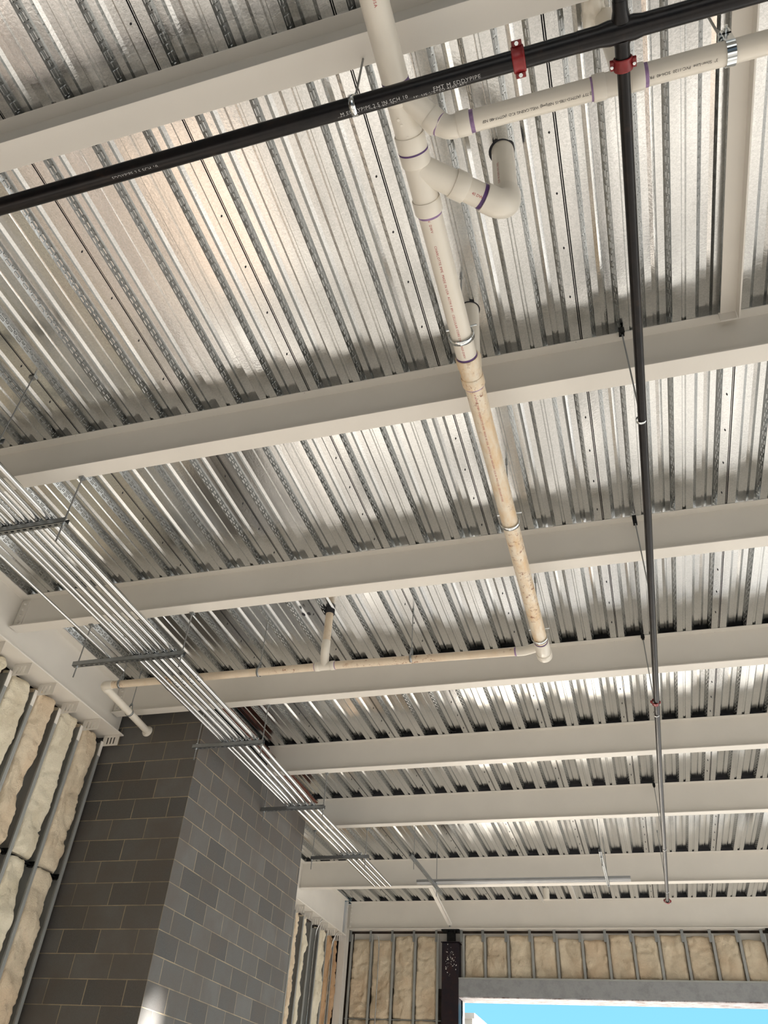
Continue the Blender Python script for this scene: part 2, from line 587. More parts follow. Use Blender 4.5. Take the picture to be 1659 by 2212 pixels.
for (y, zb, fw, x0, nb, lab) in B:
    ibeam('steel_beam', lab, y, zb, fw, x0, XR, nb, cope=nb > 0)
# far-end connection plate with its column of bolts on the last beam
t = thing('corner_column', 'white painted steel corner column between the stud walls', 'column', (-5.6, 15.72, 0))
mb = MB()
mb.box((-5.655, 15.66, 0), (-5.525, 15.672, 5.60))
mb.box((-5.655, 15.86, 0), (-5.525, 15.872, 5.60))
mb.box((-5.596, 15.672, 0), (-5.584, 15.86, 5.60))
mb.build('column_shaft', 'white_paint', t)
MB().box((-5.80, 15.60, 5.08), (-5.66, 15.61, 5.58)).build('end_plate', 'beam_paint', t)
for i in range(6):
    mb = MB()
    mb.tube([(-5.73, 15.60, 5.13 + i * 0.075), (-5.73, 15.575, 5.13 + i * 0.075)], 0.018, 6)
    mb.build('bolt', 'beam_paint', t)
    mb = MB()
    mb.tube([(-5.47, 15.73, 5.18 + i * 0.072), (-5.47, 15.71, 5.18 + i * 0.072)], 0.016, 6)
    mb.build('bolt', 'white_paint', t)

def girder(name, label, xe, xw, zb, y0, y1):
    """runs along Y, flange edge at xe, web at xw"""
    t = thing(name, label, 'beam', (xw, y0, zb))
    hw = xe - xw
    MB().box((xw - 0.006, y0, zb + 0.014), (xw + 0.006, y1, ZD - 0.02)).build('web', 'beam_paint', t)
    MB().box((xw - hw - 0.14, y0, zb), (xe, y1, zb + 0.014)).build('bottom_flange', 'beam_paint', t, bevel=0.002)
    MB().box((xw - hw, y0, ZD - 0.020), (xe, y1, ZD - 0.006)).build('top_flange', 'beam_paint', t, bevel=0.002)
    return t
girder('steel_girder', 'pale steel girder over the near insulated stud wall', -5.25, -5.345, 5.10, YB, 6.99)
girder('steel_girder', 'pale steel girder over the far stud wall behind the shaft', -5.50, -5.585, 4.985, 10.14, 15.6)

# angle under the deck between the first two beams
t = thing('deck_angle', 'pale painted steel angle under the deck beside the steel hanger', 'steel angle', (0.96, 2.2, 5.55))
MB().box((0.915, 1.20, 5.600), (1.005, 3.160, 5.608)).build('flat_leg', 'beam_paint', t)
MB().box((1.000, 1.20, 5.52), (1.008, 3.150, 5.60)).build('standing_leg', 'beam_paint', t)
MB().box((0.905, 3.154, 5.535), (0.995, 3.163, 5.612)).build('seat_clip', 'beam_paint', t)
# pair of framing angles and a pipe stub at the last bay
for xa, lab in ((-1.80, 'short white steel angle framing the deck opening, nearer the kicker brace'), (-1.19, 'short white steel angle framing the deck opening, nearer the black sprinkler pipe')):
    t = thing('opening_angle', lab, 'steel angle', (xa, 14.5, 5.54))
    MB().box((xa - 0.045, 13.34, 5.605), (xa + 0.045, 15.72, 5.613)).build('flat_leg', 'white_paint', t)
    MB().box((xa + 0.038, 13.34, 5.53), (xa + 0.046, 15.72, 5.605)).build('standing_leg', 'white_paint', t)
tag(MB().tube([(-1.62, 15.0, 5.60), (-1.62, 15.0, 5.42)], 0.055, 18).build('pipe_stub', 'pvc_fitting'), 'short beige pipe stub poking through the far deck opening', 'pipe')

# rusty ledger on top of the shaft
t = thing('ledger_angle', 'rusty red steel ledger on top of the block shaft', 'steel angle', (-4.2, 8.5, 5.42))
MB().box((-4.28, 7.05, 5.44), (-4.13, 8.56, 5.45)).build('flat_leg', 'rust_steel', t)
MB().box((-4.28, 8.72, 5.44), (-4.13, 10.1, 5.45)).build('flat_leg', 'rust_steel', t)
MB().box((-4.285, 7.05, 5.45), (-4.275, 10.1, 5.60)).build('standing_leg', 'rust_steel', t)
for y in (7.45, 7.75, 8.05, 9.5):
    bolt(MB(), (-4.17, y, 5.44), (0, 0, -1), 0.012, 0.02).build('bolt', 'zinc', t)

# kicker brace, far column, header
t = thing('kicker_brace', 'white angled kicker brace from the beam down to the dark column', 'brace', (-3.4, 14.5, 5.15))
mb = MB()
a, b = Vector((-3.30, 13.31, 5.19)), Vector((-3.50, 15.70, 5.155))
d = (b - a).normalized()
s_ = d.cross(Vector((0, 0, 1))).normalized() * 0.032
upv = Vector((0, 0, 0.007))
vs = [a - s_, a + s_, b + s_, b - s_]
mb.add([v for v in vs] + [v + upv for v in vs], [(0, 1, 2, 3), (7, 6, 5, 4), (0, 4, 5, 1), (1, 5, 6, 2), (2, 6, 7, 3), (3, 7, 4, 0)])
vs = [a + s_, a + s_ * 0.75, b + s_ * 0.75, b + s_]
mb.add([v for v in vs] + [v + Vector((0, 0, 0.06)) for v in vs], [(0, 1, 2, 3), (7, 6, 5, 4), (0, 4, 5, 1), (1, 5, 6, 2), (2, 6, 7, 3), (3, 7, 4, 0)])
mb.build('angle_bar', 'white_paint', t)
bolt(MB(), (-3.49, 15.62, 5.153), (0, 0, -1), 0.018, 0.012).build('bolt', 'strut', t)

def column(x0, x1, label):
    t = thing('steel_column', label, 'column', ((x0 + x1) / 2, 15.9, 0))
    MB().box((x0, 15.74, 0), (x1, 15.99, 4.90)).build('tube_shaft', 'column_steel', t, bevel=0.008)
    xm = (x0 + x1) / 2
    MB().box((x0 - 0.015, 15.73, 4.905), (x1 + 0.015, 15.98, 4.918)).build('cap_plate', 'column_steel', t)
    MB().box((xm - 0.075, 15.80, 4.918), (xm + 0.075, 15.88, 5.10)).build('stub_post', 'black_iron', t)
    MB().box((xm - 0.17, 15.745, 5.105), (xm + 0.17, 15.92, 5.125)).build('top_plate', 'black_iron', t)
    for dx in (-0.13, -0.07, 0.07, 0.13):
        bolt(MB(), (xm + dx, 15.78, 5.105), (0, 0, -1), 0.016, 0.03).build('bolt', 'black_iron', t)
    return t
column(-3.665, -3.355, 'dark steel column with paint flecks at the edge of the door opening')
column(1.93, 2.24, 'dark steel column at the far end of the grey door header')
# chalky flecks on the first column
random.seed(4)
mb = MB()
for i in range(60):
    x = -3.51 + random.gauss(0, 0.07)
    z = 4.62 + random.gauss(0, 0.10)
    s = random.uniform(0.002, 0.006)
    if -3.65 < x < -3.37:
        mb.box((x - s, 15.7365, z - s * 1.5), (x + s, 15.7405, z + s * 1.5))
o = mb.build('paint_fleck', 'white_paint', [q for q in C.objects if q.name == 'steel_column'][0])
o['kind'] = 'stuff'

t = thing('door_header', 'long grey steel header above the open doorway', 'lintel', (-0.7, 15.9, 4.05))
MB().box((-3.355, 15.75, 4.055), (1.93, 16.0, 4.32)).build('header_tube', 'header_grey', t, bevel=0.004)
MB().box((-3.355, 15.745, 4.318), (1.93, 15.99, 4.345)).build('sill_track', 'stud', t)
MB().box((-3.355, 15.76, 4.035), (1.93, 16.28, 4.052)).build('soffit_board', 'soffit_worn', t)
struct(MB().box((-3.36, 16.125, 4.055), (XR, 16.28, 5.6)).build('trim_2', 'white_paint'))
struct(MB().box((-3.42, 16.0, 0), (-3.36, 16.28, 4.05)).build('trim_1', 'white_paint'))

# white corrugated neighbour building outside
t = thing('corrugated_building', 'white corrugated metal building seen through the doorway', 'building', (-5, 20, 0))
mb = MB()
x0 = -3.42
k = 0
y = 17.3
while y < 30:
    mb.box((x0 - 3, y, -0.15), (x0, y + 0.10, 3.93))
    mb.box((x0 - 3, y + 0.10, -0.15), (x0 - 0.035, y + 0.2, 3.93))
    y += 0.2
mb.build('corrugated_wall', 'white_paint', t)
MB().box((-6.6, 17.25, 3.93), (-3.37, 30, 4.02)).build('eave_trim', 'white_paint', t)

# ================================================================== STUD WALLS
def stud_x(y, zt, xf, depth=0.15, fl=0.042, lip=True):
    """stud of a wall running along Y, flange face at xf, web at y (facing -Y), flanges go back towards -Y"""
    mb = MB()
    mb.box((xf - depth, y - 0.0015, 0), (xf, y + 0.0015, zt))
    mb.box((xf - 0.0015, y - fl, 0), (xf + 0.0015, y, zt))
    mb.box((xf - depth - 0.0015, y - fl, 0), (xf - depth + 0.0015, y, zt))
    mb.box((xf - 0.013, y - fl, 0), (xf, y - fl + 0.0015, zt))
    # groove lines in the flange
    mb.box((xf, y - fl * 0.62, 0), (xf + 0.0035, y - fl * 0.42, zt))
    return mb
def batt(a0, a1, z0, z1, plane, depth, axis, seed, ragged=0.02, nz=None, na=16):
    """soft batt, grid front with lumps; axis 'x' = wall along Y (front faces +X), 'y' = wall along X (front faces -Y)"""
    nz = nz or max(8, int((z1 - z0) / 0.024))
    vs, fs = [], []
    rnd = random.Random(seed)
    off = Vector((rnd.uniform(0, 90), rnd.uniform(0, 90), rnd.uniform(0, 90)))
    for i in range(nz + 1):
        z = z0 + (z1 - z0) * i / nz
        e1 = noise.noise(Vector((1, 2, z * 2.2)) + off) * ragged * 0.9 + noise.noise(Vector((1, 2, z * 13)) + off) * ragged * 0.7 + noise.noise(Vector((1, 2, z * 37)) + off) * ragged * 0.6
        e0 = 0
        for j in range(na + 1):
            k = j / na
            a = (a0 + e0) * (1 - k) + (a1 + e1) * k
            bul = 1 - abs(2 * k - 1) ** 14
            zz = 1 - abs(2 * i / nz - 1) ** 30
            h = noise.fractal(Vector((a * 4, z * 3, seed)) + off, 0.8, 2.1, 6) * 0.042 - (1 - min(1, abs(noise.noise(Vector((a * 3.3, z * 5, seed + 9)) + off)) * 7)) * 0.022
            d = plane - depth + (depth * (0.72 + 0.28 * zz)) * (0.35 + 0.65 * bul) + h
            jit = noise.noise(Vector((a * 9, 3, z)) + off) * 0.02 if i in (0, nz) else 0
            vs.append((d, a, z + jit) if axis == 'x' else (a, d, z + jit))
    for i in range(nz):
        for j in range(na):
            p = i * (na + 1) + j
            q = (p, p + 1, p + na + 2, p + na + 1)
            fs.append(q)
    mb = MB()
    mb.add(vs, fs, True)
    # back and rims
    b = plane - depth
    P = (lambda a, z: (b, a, z)) if axis == 'x' else (lambda a, z: (a, b, z))
    o = len(mb.v)
    bk = [P(a0, z0), P(a1, z0), P(a1, z1), P(a0, z1)]
    mb.add(bk, [(0, 1, 2, 3)])
    left = [i * (na + 1) for i in range(nz + 1)]
    right = [i * (na + 1) + na for i in range(nz + 1)]
    mb.f.append(tuple(left) + (o + 3, o)); mb.mi.append(0); mb.smooth.append(False)
    mb.f.append(tuple(right) + (o + 2, o + 1)); mb.mi.append(0); mb.smooth.append(False)
    mb.f.append(tuple(range(na + 1)) + (o + 1, o)); mb.mi.append(0); mb.smooth.append(False)
    mb.f.append(tuple(nz * (na + 1) + j for j in range(na + 1)) + (o + 2, o + 3)); mb.mi.append(0); mb.smooth.append(False)
    return mb
ORD = ['first', 'second', 'third', 'fourth', 'fifth', 'sixth', 'seventh', 'eighth', 'ninth', 'tenth', 'eleventh', 'twelfth', 'thirteenth', 'fourteenth', 'fifteenth', 'sixteenth']
# near wall under the girder; studs counted away from the block shaft
XF = -5.45
ys = [6.945 - 0.40 * i for i in range(0, 16)]
for i, y in enumerate(ys):
    t = thing('wall_stud', ('galvanized wall stud touching the front face of the block shaft' if i == 0 else '%s galvanized wall stud out from the block shaft, under the near girder' % ORD[i]), 'stud', (XF, y, 0), 'near wall studs')
    stud_x(y, 5.02, XF).build('stud_channel', 'stud', t)
    # slotted slip clip up to the girder
    mb = MB()
    xa, xb = XF - 0.01, -5.262
    for s0, s1 in ((0, 0.26), (0.34, 0.46), (0.54, 0.66), (0.74, 1.0)):
        mb.box((xa + (xb - xa) * s0, y - 0.006, 4.995), (xa + (xb - xa) * s1, y - 0.003, 5.07))
    mb.box((xa, y - 0.006, 5.07), (xb, y - 0.003, 5.098))
    mb.box((xa, y - 0.006, 4.975), (xb, y - 0.003, 4.995))
    mb.box((XF, y - 0.045, 4.86), (XF + 0.004, y, 5.02))
    mb.build('slotted_clip', 'white_paint', t)
    if i < 15:
        mat = ['insul_tan', 'insul_cream', 'insul_tan', 'insul_cream', 'insul_cream'][i % 5]
        # upper and lower batt in the bay
        lab = ('bay nearest the block shaft', '%s bay from the block shaft' % ORD[i])[i > 0]
        for zz0, zz1, wd in ((3.645, 5.07 - 0.02 * (i % 2), 'upper'), (1.6, 3.615, 'lower')):
            o = batt(y - 0.397, y - 0.085 - 0.014 * (i % 3), zz0, zz1, XF + 0.004, 0.13, 'x', i * 3 + (wd == 'lower') * 50, 0.022).build('insulation_batt', mat)
            tag(o, '%s %s insulation batt in the %s' % (wd, 'tan' if mat == 'insul_tan' else 'cream', lab), 'insulation', 'near wall batts')
t = thing('bridging_channel', 'dark bridging channel threaded through the near studs', 'channel', (-5.52, 4, 3.63), 'bridging')
mb = MB()
mb.box((-5.535, 0.9, 3.625), (-5.495, 6.94, 3.629))
mb.box((-5.535, 0.9, 3.612), (-5.532, 6.94, 3.629))
mb.box((-5.498, 0.9, 3.612), (-5.495, 6.94, 3.629))
mb.build('channel_bar', 'black_iron', t)
for i, y in enumerate(ys[:10]):
    MB().box((-5.54, y - 0.045, 3.60), (-5.46, y - 0.004, 3.645)).build('clip_angle', 'black_iron', t)

# far part behind the shaft
XG = -5.66
yg = [15.42, 15.02, 14.62, 14.22, 13.82, 13.42, 13.02, 12.62, 12.22, 11.82]
for i, y in enumerate(yg):
    t = thing('wall_stud', '%s galvanized wall stud from the white corner column, behind the shaft' % ORD[i], 'stud', (XG, y, 0), 'studs behind the shaft')
    stud_x(y, 4.90, XG).build('stud_channel', 'stud', t)
    mb = MB()
    xa, xb = XG, -5.51
    for s0, s1 in ((0, 0.2), (0.3, 0.45), (0.55, 0.7), (0.8, 1.0)):
        mb.box((xa + (xb - xa) * s0, y - 0.006, 4.86), (xa + (xb - xa) * s1, y - 0.003, 4.955))
    mb.box((xa, y - 0.006, 4.955), (xb, y - 0.003, 4.983))
    mb.build('slotted_clip', 'white_paint', t)
    mat = 'insul_brown' if i == 0 else ('insul_cream' if i % 2 else 'insul_tan')
    wdt = 0.06 if i in (0, 1) else 0.22
    if i not in (2,):
        o = batt(y - 0.397, y - wdt, 1.2, 4.92, XG + 0.01, 0.13, 'x', 100 + i, 0.035).build('insulation_batt', mat)
        tag(o, ('rusty brown insulation batt beside the white corner column' if i == 0 else '%s torn insulation batt from the corner column, behind the shaft' % ORD[i]), 'insulation', 'batts behind the shaft')
o = batt(15.44, 15.64, 1.2, 4.90, XG + 0.01, 0.13, 'x', 131, 0.02).build('insulation_batt', 'insul_brown')
tag(o, 'brown insulation batt squeezed against the white corner column', 'insulation')
# flexible cable whips in front of those studs
for (yc, lab) in ((14.35, 'thin grey cable looping down the stud nearest the shaft edge'), (15.22, 'thin grey cable looping down near the white corner column')):
    pts = [(-5.52, yc - 0.02, 4.97), (-5.53, yc - 0.01, 4.96), (-5.57, yc, 4.92), (-5.62, yc, 4.80), (-5.635, yc, 4.6), (-5.635, yc, 1.5)]
    tag(MB().tube(pts, 0.010, 8).build('cable', 'conduit'), lab, 'cable')

# far wall
YF = 15.83
def stud_y(x, z0, zt, yf=YF):
    mb = MB()
    mb.box((x - 0.0015, yf, z0), (x + 0.0015, yf + 0.15, zt))
    mb.box((x, yf - 0.0015, z0), (x + 0.042, yf + 0.0015, zt))
    mb.box((x + 0.017, yf - 0.005, z0), (x + 0.025, yf, zt))
    mb.box((x + 0.0405, yf, z0), (x + 0.042, yf + 0.013, zt))
    return mb
low = [-5.47, -5.07, -4.64, -4.215, -3.785]
for i, x in enumerate(low):
    t = thing('wall_stud', '%s tall far wall stud counted from the white corner column' % ORD[i], 'stud', (x, YF, 0), 'tall far wall studs')
    stud_y(x, 0, 5.06).build('stud_channel', 'stud', t)
    MB().box((x - 0.03, YF - 0.012, 4.93), (x + 0.012, YF - 0.004, 5.125)).build('slotted_clip', 'strut', t)
for i in range(4):
    for (z0, z1, wd) in ((3.70, 5.03 - 0.05 * (i == 0) - 0.06 * (i == 1), 'upper'), (1.2, 3.69, 'lower')):
        o = batt(low[i] + 0.028, low[i + 1] - 0.002, z0, z1, -(YF + 0.02), 0.12, 'y', 200 + i + 20 * (wd == 'lower'), 0.012)
        o.v = [(a, -b, c) for (a, b, c) in o.v]
        o = o.build('insulation_batt', 'insul_tan')
        tag(o, '%s tan batt in the %s far wall bay from the white corner column' % (wd, ORD[i]), 'insulation', 'tall far wall batts')
MB_ = MB().box((-5.5, YF + 0.03, 3.685), (-3.70, YF + 0.07, 3.70))
tag(MB_.build('bridging_channel', 'strut'), 'grey bridging channel across the tall far wall studs', 'channel')
tag(MB().tube([(-4.93, YF - 0.02, 5.02), (-4.90, YF - 0.04, 4.95), (-4.885, YF - 0.05, 4.8), (-4.885, YF - 0.05, 1.5)], 0.012, 8).build('cable', 'conduit'), 'grey cable running down a tan batt on the far wall', 'cable')
hi = [-3.30, -2.90, -2.475, -2.04, -1.60, -1.155, -0.715, -0.28, 0.148, 0.585, 1.035, 1.465, 1.86]
for i, x in enumerate(hi):
    t = thing('wall_stud', '%s short stud above the door header, counted from the dark column' % ORD[i], 'stud', (x, YF, 4.345), 'short studs above the door header')
    stud_y(x, 4.345, 5.06).build('stud_channel', 'stud', t)
    MB().box((x - 0.04, YF - 0.014, 4.93), (x + 0.008, YF - 0.004, 5.125)).build('slotted_clip', 'strut', t)
    if i < 12:
        top = 5.05 - 0.06 * (i in (4, 5, 11)) - 0.02 * (i % 2)
        o = batt(x + 0.025, hi[i + 1] - 0.002, 4.35, top, -(YF + 0.02), 0.12, 'y', 300 + i, 0.012, nz=22)
        o.v = [(a, -b, c) for (a, b, c) in o.v]
        o = o.build('insulation_batt', ['insul_tan', 'insul_tan', 'insul_tan', 'insul_tan', 'insul_tan'][i % 5])
        tag(o, '%s tan batt above the door header, counted from the dark column' % ORD[i], 'insulation', 'batts above the door header')
# white board strip behind the batt tops
struct(MB().box((-5.45, YF + 0.146, 4.2), (2.2, YF + 0.152, 5.10)).build('wall_far.001', 'white_paint'))

# ================================================================== BLACK SPRINKLER PIPES
YM, ZM = 1.175, 4.80
t = thing('sprinkler_main', 'thick black sprinkler main crossing below the white drain pipe', 'pipe', (0, YM, ZM))
MB().tube([(-3.6, YM + 0.01, ZM), (0.30, YM, ZM)], 0.0365, 32).build('main_pipe', 'black_pipe', t)
MB().tube([(0.40, YM, ZM), (3.2, YM, ZM)], 0.0365, 32).build('main_pipe', 'black_pipe', t)
mb = MB()
mb.tube([(0.20, YM, ZM), (0.275, YM, ZM), (0.31, YM, ZM), (0.40, YM, ZM), (0.43, YM, ZM), (0.50, YM, ZM)], [0.0375, 0.0375, 0.043, 0.043, 0.0375, 0.0375], 32)
mb.tube([(0.355, YM - 0.10, ZM), (0.355, YM - 0.07, ZM), (0.355, YM - 0.03, ZM)], [0.0275, 0.0275, 0.036], 28)
mb.tube([(0.355, YM + 0.03, ZM), (0.355, YM + 0.05, ZM), (0.355, YM + 0.10, ZM)], [0.036, 0.0275, 0.0275], 28)
mb.build('cross_fitting', 'black_pipe', t)
for s, x in (('EDDYPIPE 2.5 SCH 10', -1.75), ('M EDDYPIPE 2.5 IN SCH 10', -0.72), ('FMT M EDDYPIPE', -0.345)):
    wrap(s, 0.021 if x < -0.4 else 0.022, 'ink_white', t, (x, YM, ZM), (1, 0, 0), (0, -0.45, -0.9), 0.0368, -0.86, gap=1.12)
for s, x in (('A795 SCH 10 A53', -2.3), ('A795 OR A ERW NDE/H', -1.33), ('STEEL SPRINKLER PIPE USA', -0.735), ('UL US LISTED 4505 4FT', -0.425)):
    wrap(s, 0.019, 'ink_white', t, (x, YM, ZM), (1, 0, 0), (0, -0.45, -0.9), 0.0368, -1.22, gap=1.1)

def coupling(label, p, axis, r, rot=0.0, small=False):
    """grooved coupling: two half housings with bolt lugs; axis = pipe direction"""
    t = thing('grooved_coupling', label, 'coupling', p, 'grooved couplings')
    p = Vector(p)
    d = Vector(axis).normalized()
    e = Vector((0, 0, 1)) if abs(d.z) < 0.9 else Vector((1, 0, 0))
    e = (Matrix.Rotation(rot, 3, d) @ e)
    g = d.cross(e)
    hw = 0.024
    n_ = 40
    prof = [(-hw, r * 1.02), (-hw, r * 1.20), (-hw * 0.8, r * 1.30), (-hw * 0.55, r * 1.22), (hw * 0.55, r * 1.22), (hw * 0.8, r * 1.30), (hw, r * 1.20), (hw, r * 1.02)]
    for sgn in (1, -1):
        mb = MB()
        vs, fs = [], []
        N2 = n_ // 2
        for k in range(N2 + 1):
            a = math.pi * (k / N2) * 0.985 + 0.02
            c_, s_ = math.cos(a), math.sin(a) * sgn
            for (u, rr) in prof:
                vs.append(p + d * u + (g * c_ + e * s_) * rr)
        L = len(prof)
        for k in range(N2):
            for j in range(L):
                j2 = (j + 1) % L
                q = (k * L + j, k * L + j2, (k + 1) * L + j2, (k + 1) * L + j)
                fs.append(q if sgn > 0 else q[::-1])
        mb.add(vs, fs, True)
        # lugs
        for ls in (1, -1):
            c = p + g * ls * (r * 1.42)
            lw, lh, ld = r * 0.34, r * 0.42, hw * 0.85
            pts = []
            for (uu, vv, ww) in [(i, j, k) for i in (-1, 1) for j in (0.03, 1) for k in (-1, 1)]:
                shrink = 0.72 if vv == 1 else 1
                pts.append(c + g * uu * lw * shrink + e * sgn * vv * lh + d * ww * ld * shrink)
            mb.add(pts, [(0, 1, 3, 2), (4, 6, 7, 5), (0, 4, 5, 1), (2, 3, 7, 6), (0, 2, 6, 4), (1, 5, 7, 3)])
        mb.build('housing_half', 'red_paint', t, bevel=0.003)
    for ls in (1, -1):
        c = p + g * ls * (r * 1.45)
        mb = MB()
        h = r * 0.42
        mb.tube([c - e * (h + 0.014), c + e * (h + 0.004)], r * 0.13, 10)
        mb.tube([c - e * h, c - e * (h + 0.008)], r * 0.22, 6)
        mb.tube([c + e * h, c + e * (h + 0.010)], r * 0.22, 12)
        mb.build('bolt', 'zinc', t)
    return t
# the housing bolts point towards the viewer below
coupling('red grooved coupling on the thick black main', (-0.016, YM, ZM), (1, 0, 0), 0.0365, rot=math.radians(-18))
coupling('red grooved coupling where the thin black branch leaves the main', (0.355, YM + 0.115, ZM), (0, 1, 0), 0.0275, rot=math.radians(8))
coupling('red grooved coupling halfway along the thin black branch pipe', (0.334, 6.49, ZM), (0, 1, 0), 0.0245, rot=math.radians(8))
coupling('red grooved end coupling at the far tip of the black branch pipe', (0.335, 12.70, ZM), (0, 1, 0), 0.031, rot=math.radians(8))
t = thing('sprinkler_branch', 'long thin black sprinkler branch pipe running away under the beams', 'pipe', (0.35, 2, ZM))
MB().tube([(0.355, YM + 0.09, ZM), (0.354, 4, ZM), (0.337, 8, ZM), (0.335, 12.72, ZM)], 0.0242, 28).build('branch_pipe', 'black_pipe', t)
t = thing('sprinkler_branch', 'short black sprinkler pipe continuing overhead behind the cross fitting', 'pipe', (0.35, 0.5, ZM))
MB().tube([(0.355, YM - 0.09, ZM), (0.352, -1.0, ZM)], 0.0262, 28).build('branch_pipe', 'black_pipe', t)

def loop_hanger(label, p, axis, r, ztop, mat='zinc', clamp=None, width=0.019, group='pipe hangers', rod_r=0.0048, gap=0.002, neck=1.35):
    """swivel ring round a pipe with a rod going straight up"""
    t = thing('pipe_hanger', label, 'hanger', p, group)
    p = Vector(p)
    d = Vector(axis).normalized()
    g = d.cross(Vector((0, 0, 1))).normalized()
    rr = r + gap
    top = r * neck + 0.035
    pts = []
    n_ = 30
    for k in range(n_ + 1):
        a = math.radians(-90 - 150) + math.radians(300) * k / n_
        pts.append((math.cos(a) * rr, math.sin(a) * rr))
    pts = [(-0.010, top)] + pts + [(0.010, top)]
    vs, fs = [], []
    th = 0.0022
    for (u, v) in pts:
        for ww in (-width / 2, width / 2):
            for tt in (0, th):
                L = math.hypot(u, v)
                vs.append(p + d * ww + g * (u * (1 + tt / L)) + Vector((0, 0, v * (1 + tt / L))))
    for k in range(len(pts) - 1):
        o = k * 4
        q = o + 4
        fs += [(o, o + 2, q + 2, q), (o + 1, q + 1, q + 3, o + 3), (o, q, q + 1, o + 1), (o + 2, o + 3, q + 3, q + 2)]
    MB().add(vs, fs, True).build('ring_strap', mat, t)
    mb = MB()
    mb.tube([p + Vector((0, 0, top - 0.012)), p + Vector((0, 0, top + 0.004))], 0.0125, 12)
    mb.tube([p + Vector((0, 0, top + 0.004)), p + Vector((0, 0, top + 0.014))], 0.0095, 6)
    mb.build('swivel_nut', mat, t)
    MB().tube([p + Vector((0, 0, top - 0.01)), Vector((p.x, p.y, ztop))], rod_r, 10).build('threaded_rod', 'rod', t)
    if clamp == 'beam':
        mb = MB()
        mb.box((p.x - 0.016, p.y - 0.02, ztop - 0.010), (p.x + 0.016, p.y + 0.045, ztop - 0.002))
        mb.box((p.x - 0.016, p.y - 0.022, ztop - 0.045), (p.x + 0.016, p.y - 0.012, ztop - 0.002))
        mb.tube([(p.x, p.y, ztop - 0.05), (p.x, p.y, ztop - 0.01)], 0.012, 8)
        mb.build('beam_clamp', 'black_iron', t)
    elif clamp == 'deck':
        MB().tube([(p.x, p.y, ztop - 0.03), (p.x, p.y, ztop)], 0.010, 8).build('deck_anchor', 'rod', t)
    return t
loop_hanger('bright strap hanger holding the thick black main beside the drain pipe', (-0.665, YM, ZM), (1, 0, 0), 0.0368, ZD, clamp='deck', width=0.024)
for y, lab in ((3.135, 'ring hanger on the black branch pipe, at the second beam'), (6.715, 'ring hanger on the black branch pipe, beside its middle coupling'),
               (10.375, 'ring hanger on the black branch pipe, past the shaft corner'), (13.15, None)):
    if lab:
        loop_hanger(lab, (0.348 if y < 5 else 0.336, y, ZM), (0, 1, 0), 0.0245, 5.60, clamp='beam', width=0.016, group='branch pipe hangers')
loop_hanger('small ring hanger on the black branch pipe near its far tip', (0.336, 12.2, ZM), (0, 1, 0), 0.0245, ZD, clamp='deck', width=0.016, group='branch pipe hangers')
# loose beam clamp and eye behind the branch pipe
t = thing('beam_clamp', 'small dark clamp peeking out behind the black branch pipe', 'clamp', (0.34, 4.93, 5.55))
MB().box((0.325, 4.925, 5.52), (0.355, 4.955, 5.60)).build('clamp_body', 'black_iron', t)
MB().tube([(0.34, 4.93, 5.56), (0.345, 4.93, 5.05), (0.349, 4.93, ZM + 0.03)], 0.0048, 8).build('threaded_rod', 'rod', t)

# ================================================================== WHITE DRAIN PIPES
RP = 0.057
X0, Z1 = -0.520, 5.05
def hub(mb, a, b, r, lip=0.006):
    """socket of a fitting: cylinder from a to b with chamfered rim"""
    a, b = Vector(a), Vector(b)
    d = (b - a).normalized()
    L = (b - a).length
    e = min(0.004, L * 0.2)
    mb.tube([a, a + d * e, b - d * e, b], [r - e * 0.5, r, r, r - e * 0.5], 40)
RINGS = []
def ring(mb, a, b, r):
    RINGS.append(MB().tube([a, b], r, 40))
def build_rings(mat, parent):
    for q in RINGS:
        q.build('primer_band', mat, parent)
    RINGS.clear()
t = thing('drain_main', 'thick white plastic drain pipe running away under the beams, rusty further on', 'pipe', (X0, 2, Z1))
def YP(y, dz=0):
    return Vector((X0, y, Z1 + dz))
MB().tube([YP(-1.2), YP(1.26)], RP, 48).build('pipe_length', 'pvc', t)
MB().tube([YP(1.79), YP(2.70)], RP, 48).build('pipe_length', 'pvc', t)
MB().tube([YP(2.87), YP(5.76)], RP, 48).build('pipe_length', 'pvc_stained', t)['label'] = 'rust speckled pipe length'
# wye one (behind the black main)
mb = MB()
hub(mb, YP(1.235), YP(1.30), RP * 1.17)
mb.tube([YP(1.29), YP(1.44)], RP * 1.06, 40)
hub(mb, YP(1.438), YP(1.512), RP * 1.17)
A = YP(1.24)
Bp = Vector((-0.405, 1.372, 4.985))
mb.tube([A, Bp], 0.050, 36)
hub(mb, Bp - (Bp - A).normalized() * 0.01, Bp + (Bp - A).normalized() * 0.045, 0.0535)
for q in ((-0.02, 1.35), (-0.012, 1.375), (0.0, 1.43)):
    mb.tube([(X0 + q[0], q[1], Z1 - RP * 1.06 - 0.001), (X0 + q[0], q[1], Z1 - RP * 1.06 + 0.004)], 0.006, 12)
mb.build('wye_fitting', 'pvc_fitting', t)
